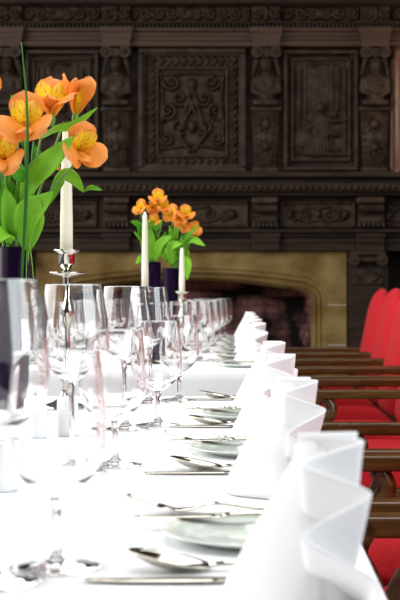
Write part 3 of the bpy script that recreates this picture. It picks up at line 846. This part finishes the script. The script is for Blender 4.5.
s2 = stalk(vx+.010, DV+.004, [P(26, 240, 2.765), P(33, 180, 2.775), P(45, 118, 2.775)], 'upper orange alstroemeria with a tall yellow petal in the near bouquet', group='flowers in the near vase')
blossom(P(51, 101, 2.765), (.02, -.55, .85), 1.42, s2, wide=1.1)
blossom(P(50, 163, 2.80), (-.1, -.3, -.9), .6, s2, detail=False)
leaf([P(42, 138, 2.77), P(56, 130, 2.75), P(74, 126, 2.74), P(97, 108, 2.73)], .024, (0, -.8, .6), 'leaf', s2)
leaf([P(33, 185, 2.77), P(38, 160, 2.78), P(34, 145, 2.785)], .022, FC, 'leafd', s2)

s3 = stalk(vx+.014, DV+.012, [P(29, 235, 2.78), P(42, 185, 2.79), P(64, 122, 2.79)], 'pink-orange alstroemeria seen from the side at the top right of the near bouquet', group='flowers in the near vase')
blossom(P(77, 99, 2.79), (.12, -.22, .95), 1.4, s3, up=(.5, -1, 0), wide=.8, flare=.5)
leaf([P(48, 205, 2.78), P(62, 178, 2.77), P(72, 178, 2.76), P(84, 192, 2.75)], .030, (0, -1, .6), 'leaf', s3)
leaf([P(84, 191, 2.75), P(91, 188, 2.745), P(102, 190, 2.74)], .011, (0, -1, .5), 'leaf', s3)

s4 = stalk(vx+.016, DV-.006, [P(29, 242, 2.755), P(48, 195, 2.745), P(74, 165, 2.735)], 'orange alstroemeria drooping to the right across the nearest candle', group='flowers in the near vase')
blossom(P(82, 148, 2.715), (.50, -.72, .12), 1.18, s4, wide=1.1)
leaf([P(26, 248, 2.74), P(29, 222, 2.715), P(40, 205, 2.70), P(53, 192, 2.70)], .040, (-.2, -1, .1), 'leaf', s4)
leaf([P(27, 250, 2.74), P(30, 215, 2.71), P(37, 196, 2.69)], .058, (.15, -1, .2), 'leaf', s4)

s5 = stalk(vx-.010, DV-.012, [P(9, 240, 2.745), P(7, 200, 2.735), P(5, 172, 2.725)], 'orange alstroemeria at the left edge, lowest in the near bouquet', group='flowers in the near vase')
blossom(P(2, 156, 2.70), (-.12, -1, .2), 1.25, s5, wide=1.1)
leaf([P(9, 245, 2.74), P(11, 215, 2.72), P(5, 188, 2.70)], .036, FC, 'leaf', s5)
leaf([P(14, 240, 2.74), P(4, 234, 2.70), P(-16, 250, 2.66)], .036, (.2, -.8, .8), 'leaf', s5)
leaf([P(5, 242, 2.745), P(2, 215, 2.735), P(-6, 185, 2.72)], .03, FC, 'leafd', s5)

s6 = stalk(vx-.016, DV+.008, [P(3, 235, 2.77), P(-3, 165, 2.775), P(-6, 110, 2.775)], 'orange alstroemeria barely showing at the upper left edge', group='flowers in the near vase')
blossom(P(-10, 92, 2.775), (-.3, -.7, .6), .9, s6)
leaf([P(0, 200, 2.77), P(3, 170, 2.76), P(12, 140, 2.76)], .026, FC, 'leafd', s6)
s7 = empty('grass_blade', (vx+.006, DV-.022, TZ+.013), 'single long dark green grass blade rising highest from the near bouquet', 'grass blade')
leaf([(vx+.006, DV-.022, TZ+.016), P(23.5, 245, 2.71), P(26, 180, 2.67), P(27, 110, 2.655), P(21.5, 42, 2.65)], .0075, (.7, -.7, .1), 'bladeg', s7, 'blade', 24)
s8 = empty('grass_blade', (vx+.018, DV-.010, TZ+.013), 'thin pale green blade bending down outside the near vase', 'grass blade')
obj('blade', tube([(vx+.018, DV-.010, TZ+.016), P(27, 246, 2.745), P(29, 243, 2.73), P(31.5, 258, 2.72), P(34, 284, 2.715)], [.0012, .0012, .0012, .001, .0008], 6, 20), M['green'], s8)
# filler stalks crowding the vase mouth
for k in range(7):
    a = k*.9; q = Vector((vx+.018*math.cos(a), DV+.018*math.sin(a), TZ+.016))
    t = empty('leafy_stalk', q, ('leafy green stalk without a flower standing in the near vase'), 'stalk', 'leafy stalks in the near vase')
    px = 4+k*4.5; top = P(px-3+6*math.sin(k*2.3), 150+12*math.sin(k*1.7), D1+.02*math.sin(k))
    obj('stem', tube([q, P(7+k*3, 243, D1+.012*math.sin(a)), top], .0022, 6, 10), M['green'] if k % 2 else M['greenw'], t)
    leaf([P(8+k*2.8, 240, D1+.012*math.sin(a)), P(px+2, 212-4*(k % 3), D1-.01), P(px+4*math.sin(k*3.), 180-5*(k % 2), D1-.03)], .022, (.3*math.sin(k), -1, .1), 'leaf' if k % 2 else 'leafd', t)

def far_bouquet(px, d, toppy, blooms, where, leaves):
    bx = at(px, 0, d).x
    for i, (x, y, ax, sc) in enumerate(blooms):
        a = i*1.3; q = (bx+.014*math.cos(a), d+.014*math.sin(a))
        st_ = stalk(q[0], q[1], [at(px+(x-px)*.2, toppy-4, d+.01*math.sin(a)), at(px+(x-px)*.7, (toppy+y)/2-6, d), at(x, y+6, d-.012)],
                    f'orange alstroemeria, {blooms_where[i]} in bouquet {where}', .0026, 'flowers ' + where)
        blossom(at(x, y, d-.03), ax, sc, st_, detail=False, wide=1.15, outer_m='petalf')
        if i % 2 == 0: blossom(at(x+(6 if i else -5), y+9, d-.02), (ax[0]*-1+.3, ax[1], -.1), sc*.8, st_, detail=False, wide=1.1, outer_m='petalf')
        for k in range(2):
            ly = toppy-14-k*9; 
            leaf([at(px+(x-px)*.3, toppy-4, d), at(px+(x-px)*.5+3*(-1)**k, ly, d-.02), at(px+(x-px)*.8+9*(-1)**(k+i), ly-16-3*k, d-.05*(k+1))], .026, (.2*(-1)**k, -1, .2), 'leaf' if (k+i) % 2 else 'leafd', st_)
    for i, (pts, w, mn) in enumerate(leaves):
        t = empty('leafy_stalk', (bx+.012*math.cos(i*2+1), d+.012*math.sin(i*2+1), TZ+.016), f'leafy stalk, {stalk_where[i]}, flowers {where}'.replace('flowers of', 'in bouquet of'), 'stalk', 'leafy stalks ' + where)
        obj('stem', tube([t.location.copy(), at(px+(pts[0][0]-px)*.6, toppy+2, d), at(pts[0][0], pts[0][1], d-.02)], .002, 6, 8), M['green'], t)
        leaf([at(a, b, d-.02-.03*j) for j, (a, b) in enumerate(pts)], w, (.1, -1, .5), mn, t)
stalk_where = ['its leaf pointing left', 'its leaf pointing right', 'its leaf drooping lowest', 'its leaf upright']
blooms_where = ['topmost flower', 'leftmost flower', 'flower just below the top', 'lowest flower', 'right-hand flower']
far_bouquet(152.5, 4.45, 262, [(158, 198, (.05, -.8, .6), .80), (141, 208, (-.5, -.8, .4), .72), (164, 207, (.5, -.8, .4), .72), (154, 222, (-.2, -1, .1), .7)], 'of the nearer far vase',
            [([(148, 250), (140, 228), (131, 221)], .03, 'leafd'), ([(154, 262), (160, 245), (172, 236)], .035, 'leaf'), ([(150, 258), (142, 258), (136, 264)], .022, 'leaf'), ([(153, 262), (150, 240), (147, 222)], .035, 'leaf')])
blooms_where = ['topmost flower', 'leftmost flower', 'flower just left of the middle', 'lowest flower', 'right-hand flower']
far_bouquet(172.5, 5.35, 267.5, [(186, 214, (.2, -.8, .6), .95), (172, 213, (-.4, -.8, .5), .88), (180, 219, (.0, -1, .3), .8), (194, 229, (.45, -.9, .0), .82)], 'of the farther far vase',
            [([(168, 262), (163, 248), (168, 235)], .04, 'leaf'), ([(182, 246), (192, 240), (205, 246)], .034, 'leaf'), ([(180, 258), (187, 262), (187, 280)], .036, 'leaf'), ([(172, 266), (171, 248), (182, 244)], .045, 'leaf')])

# ------------------------------------------------------------------ armchairs
def pillow(x0, x1, y0, y1, z0, z1, dome, n=10, pw=5):
    """upholstered block with rounded corners and a domed top"""
    V, Fc = [], []
    bm = bmesh.new(); box(bm, x0, x1, y0, y1, z0, z1); 
    bmesh.ops.subdivide_edges(bm, edges=bm.edges[:], cuts=7, use_grid_fill=True)
    for v in bm.verts:
        u = (v.co.x-x0)/(x1-x0)*2-1; w = (v.co.y-y0)/(y1-y0)*2-1
        top = (v.co.z-z0)/(z1-z0)
        v.co.z += dome*(1-u**4)*(1-w**4)*top - .018*top*(max(abs(u), abs(w))**8)
        if top > .9:
            v.co.x -= u*.010*abs(u)**6; v.co.y -= w*.010*abs(w)**6
    return bm
def make_chair():
    t = empty('armchair', (0, 0, 0), 'armchair', 'chair', 'red armchairs along the right side of the tables')
    o = obj('seat', pillow(-.415, .015, -.245, .245, .375, .462, .03), M['red'], t); subsurf(o, 1)
    bm = bmesh.new(); box(bm, -.42, .03, -.25, .25, .315, .378, .008); obj('seat_rail', bm, M['chairwood'], t, smooth=False)
    # padded back, raked, with a rounded top
    V, Fc = [], []; nz, ny = 14, 12
    def bx(z): return (z-.46)*.20-.05
    for side in (0, 1):
        for k in range(nz+1):
            for i in range(ny+1):
                w = i/ny*2-1; q = k/nz; 
                z = .47 + .535*q; hw = .245*(1 if q < .82 else math.sqrt(max(0, 1-((q-.82)/.18)**2*.55)))
                z -= .025*q**6*abs(w)**3
                th = .036*(1-.75*abs(w)**8)*(1-.8*q**14)*(1-.6*(1-q)**20) + .006
                V.append((bx(z)+.038+(-th if side == 0 else th), w*hw, z))
    n = (nz+1)*(ny+1)
    for k in range(nz):
        for i in range(ny):
            a = k*(ny+1)+i
            Fc.append((a+1, a, a+ny+1, a+ny+2)); Fc.append((n+a, n+a+1, n+a+ny+2, n+a+ny+1))
    ring = [i for i in range(ny+1)] + [k*(ny+1)+ny for k in range(1, nz+1)] + [nz*(ny+1)+i for i in range(ny-1, -1, -1)] + [k*(ny+1) for k in range(nz-1, 0, -1)]
    for a in range(len(ring)):
        b = ring[(a+1) % len(ring)]; Fc.append((ring[a], b, n+b, n+ring[a]))
    o = obj('backrest', (V, Fc), M['red'], t); subsurf(o, 1)
    for s in (-1, 1):
        y = s*.262
        bm = bmesh.new()
        box(bm, -.475, .045, y-.025, y+.025, .657, .685, .005); 
        q = bmesh.ops.create_cone(bm, cap_ends=True, segments=18, radius1=.019, radius2=.019, depth=.050)
        bmesh.ops.rotate(bm, verts=q['verts'], cent=(0, 0, 0), matrix=Matrix.Rotation(PI/2, 3, 'X')); bmesh.ops.translate(bm, verts=q['verts'], vec=(-.470, y, .664))
        obj('arm', bm, M['chairwood'], t, smooth=False)
        obj('arm_support', tube([(-.375, y, .66), (-.36, y, .62), (-.395, y, .56), (-.415, y, .50), (-.375, y, .43), (-.38, y, .36)], [.016, .019, .024, .022, .018, .022], 10, 24), M['chairwood'], t)
        obj('leg', lathe([(0, 0), (.020, 0), (.024, .02), (.016, .04), (.022, .08), (.015, .10), (.020, .2), (.026, .26), (.018, .285), (.026, .30), (.026, .335), (0, .335)], -.385, s*.235, 0, 16), M['chairwood'], t)
        obj('leg', tube([(.10, s*.235, 0), (.045, s*.235, .18), (.035, s*.235, .40), (.055, s*.235, .62), (.10, s*.225, .88)], [.018, .020, .022, .020, .016], 8, 16), M['chairwood'], t)
    bm = bmesh.new()
    box(bm, -.375, .05, -.012, .012, .135, .165, .004); box(bm, -.385, -.355, -.23, .23, .135, .16, .004); box(bm, .04, .065, -.23, .23, .135, .16, .004)
    obj('stretcher', bm, M['chairwood'], t, smooth=False)
    return t
ch = make_chair()
CH = ['red armchair nearest the camera, lower right corner', 'second red armchair from the camera', 'third red armchair from the camera, last before the gap',
      'fourth red armchair from the camera, first after the gap', 'fifth red armchair from the camera', 'third last red armchair before the fireplace', 'second last red armchair before the fireplace', 'red armchair farthest from the camera, nearest the fireplace']
for i, d in enumerate((1.515, 2.17, 2.77, 4.325, 5.01, 5.63, 6.25, 6.88)):
    put(ch, (.625, d, 0), CH[i], rz=(0, .01, -.012, .015, -.01, .01, 0, -.01)[i])

# ------------------------------------------------------------------ light
w = bpy.data.worlds.new('World'); S.world = w; w.use_nodes = True
bg = w.node_tree.nodes['Background']; bg.inputs[0].default_value = (.86, .93, 1.0, 1); bg.inputs[1].default_value = .75
def area(name, loc, rot, sx, sy, power, col):
    l = bpy.data.lights.new(name, 'AREA'); l.shape = 'RECTANGLE'; l.size = sx; l.size_y = sy; l.energy = power; l.color = col
    o = bpy.data.objects.new(name, l); C.objects.link(o); o.location = loc; o.rotation_euler = rot; return o
area('assumed_window_daylight', (-4.0, 3.6, 2.6), (0, -math.radians(62), 0), 2.4, 7.5, 440, (1, .98, .95))  # stands in for assumed windows on the unseen left side; none are built
area('overhead_fill', (-.2, 2.6, 4.2), (0, 0, 0), 2.4, 6.5, 215, (1, .99, .97))  # unseen overhead source added to brighten the tables
area('right_fill', (3.4, -.2, 2.5), (0, math.radians(65), 0), 2.4, 3.6, 230, (.90, .96, 1))  # cool fill added on the right to lift the napkins' shaded faces
pl = bpy.data.lights.new('added_warm_fill', 'POINT'); pl.energy = 14; pl.color = (1, .72, .45); pl.shadow_soft_size = .08  # bare warm point light added out of view to highlight the end column
po = bpy.data.objects.new('added_warm_fill', pl); C.objects.link(po); po.location = (1.75, 9.3, 2.6)

# ------------------------------------------------------------------ camera
cam = bpy.data.cameras.new('camera'); co = bpy.data.objects.new('camera', cam); C.objects.link(co)
co.location = (0, 0, EYE); co.rotation_euler = (PI/2, 0, 0)
cam.sensor_fit = 'AUTO'; cam.sensor_width = 36; cam.lens = F/600*36
cam.shift_x = -(VX-200)/600; cam.shift_y = -(300-HZ)/600
cam.clip_start = .05
cam.dof.use_dof = True; cam.dof.focus_distance = 2.35; cam.dof.aperture_fstop = 13
S.camera = co
S.view_settings.view_transform = 'Standard'; S.view_settings.look = 'None'; S.view_settings.exposure = -0.42; S.view_settings.gamma = 1
S.view_settings.use_curve_mapping = False
S.cycles.use_denoising = True
S.cycles.max_bounces = 40; S.cycles.transmission_bounces = 40; S.cycles.transparent_max_bounces = 32; S.cycles.glossy_bounces = 12; S.cycles.diffuse_bounces = 5
S.cycles.sample_clamp_indirect = 8
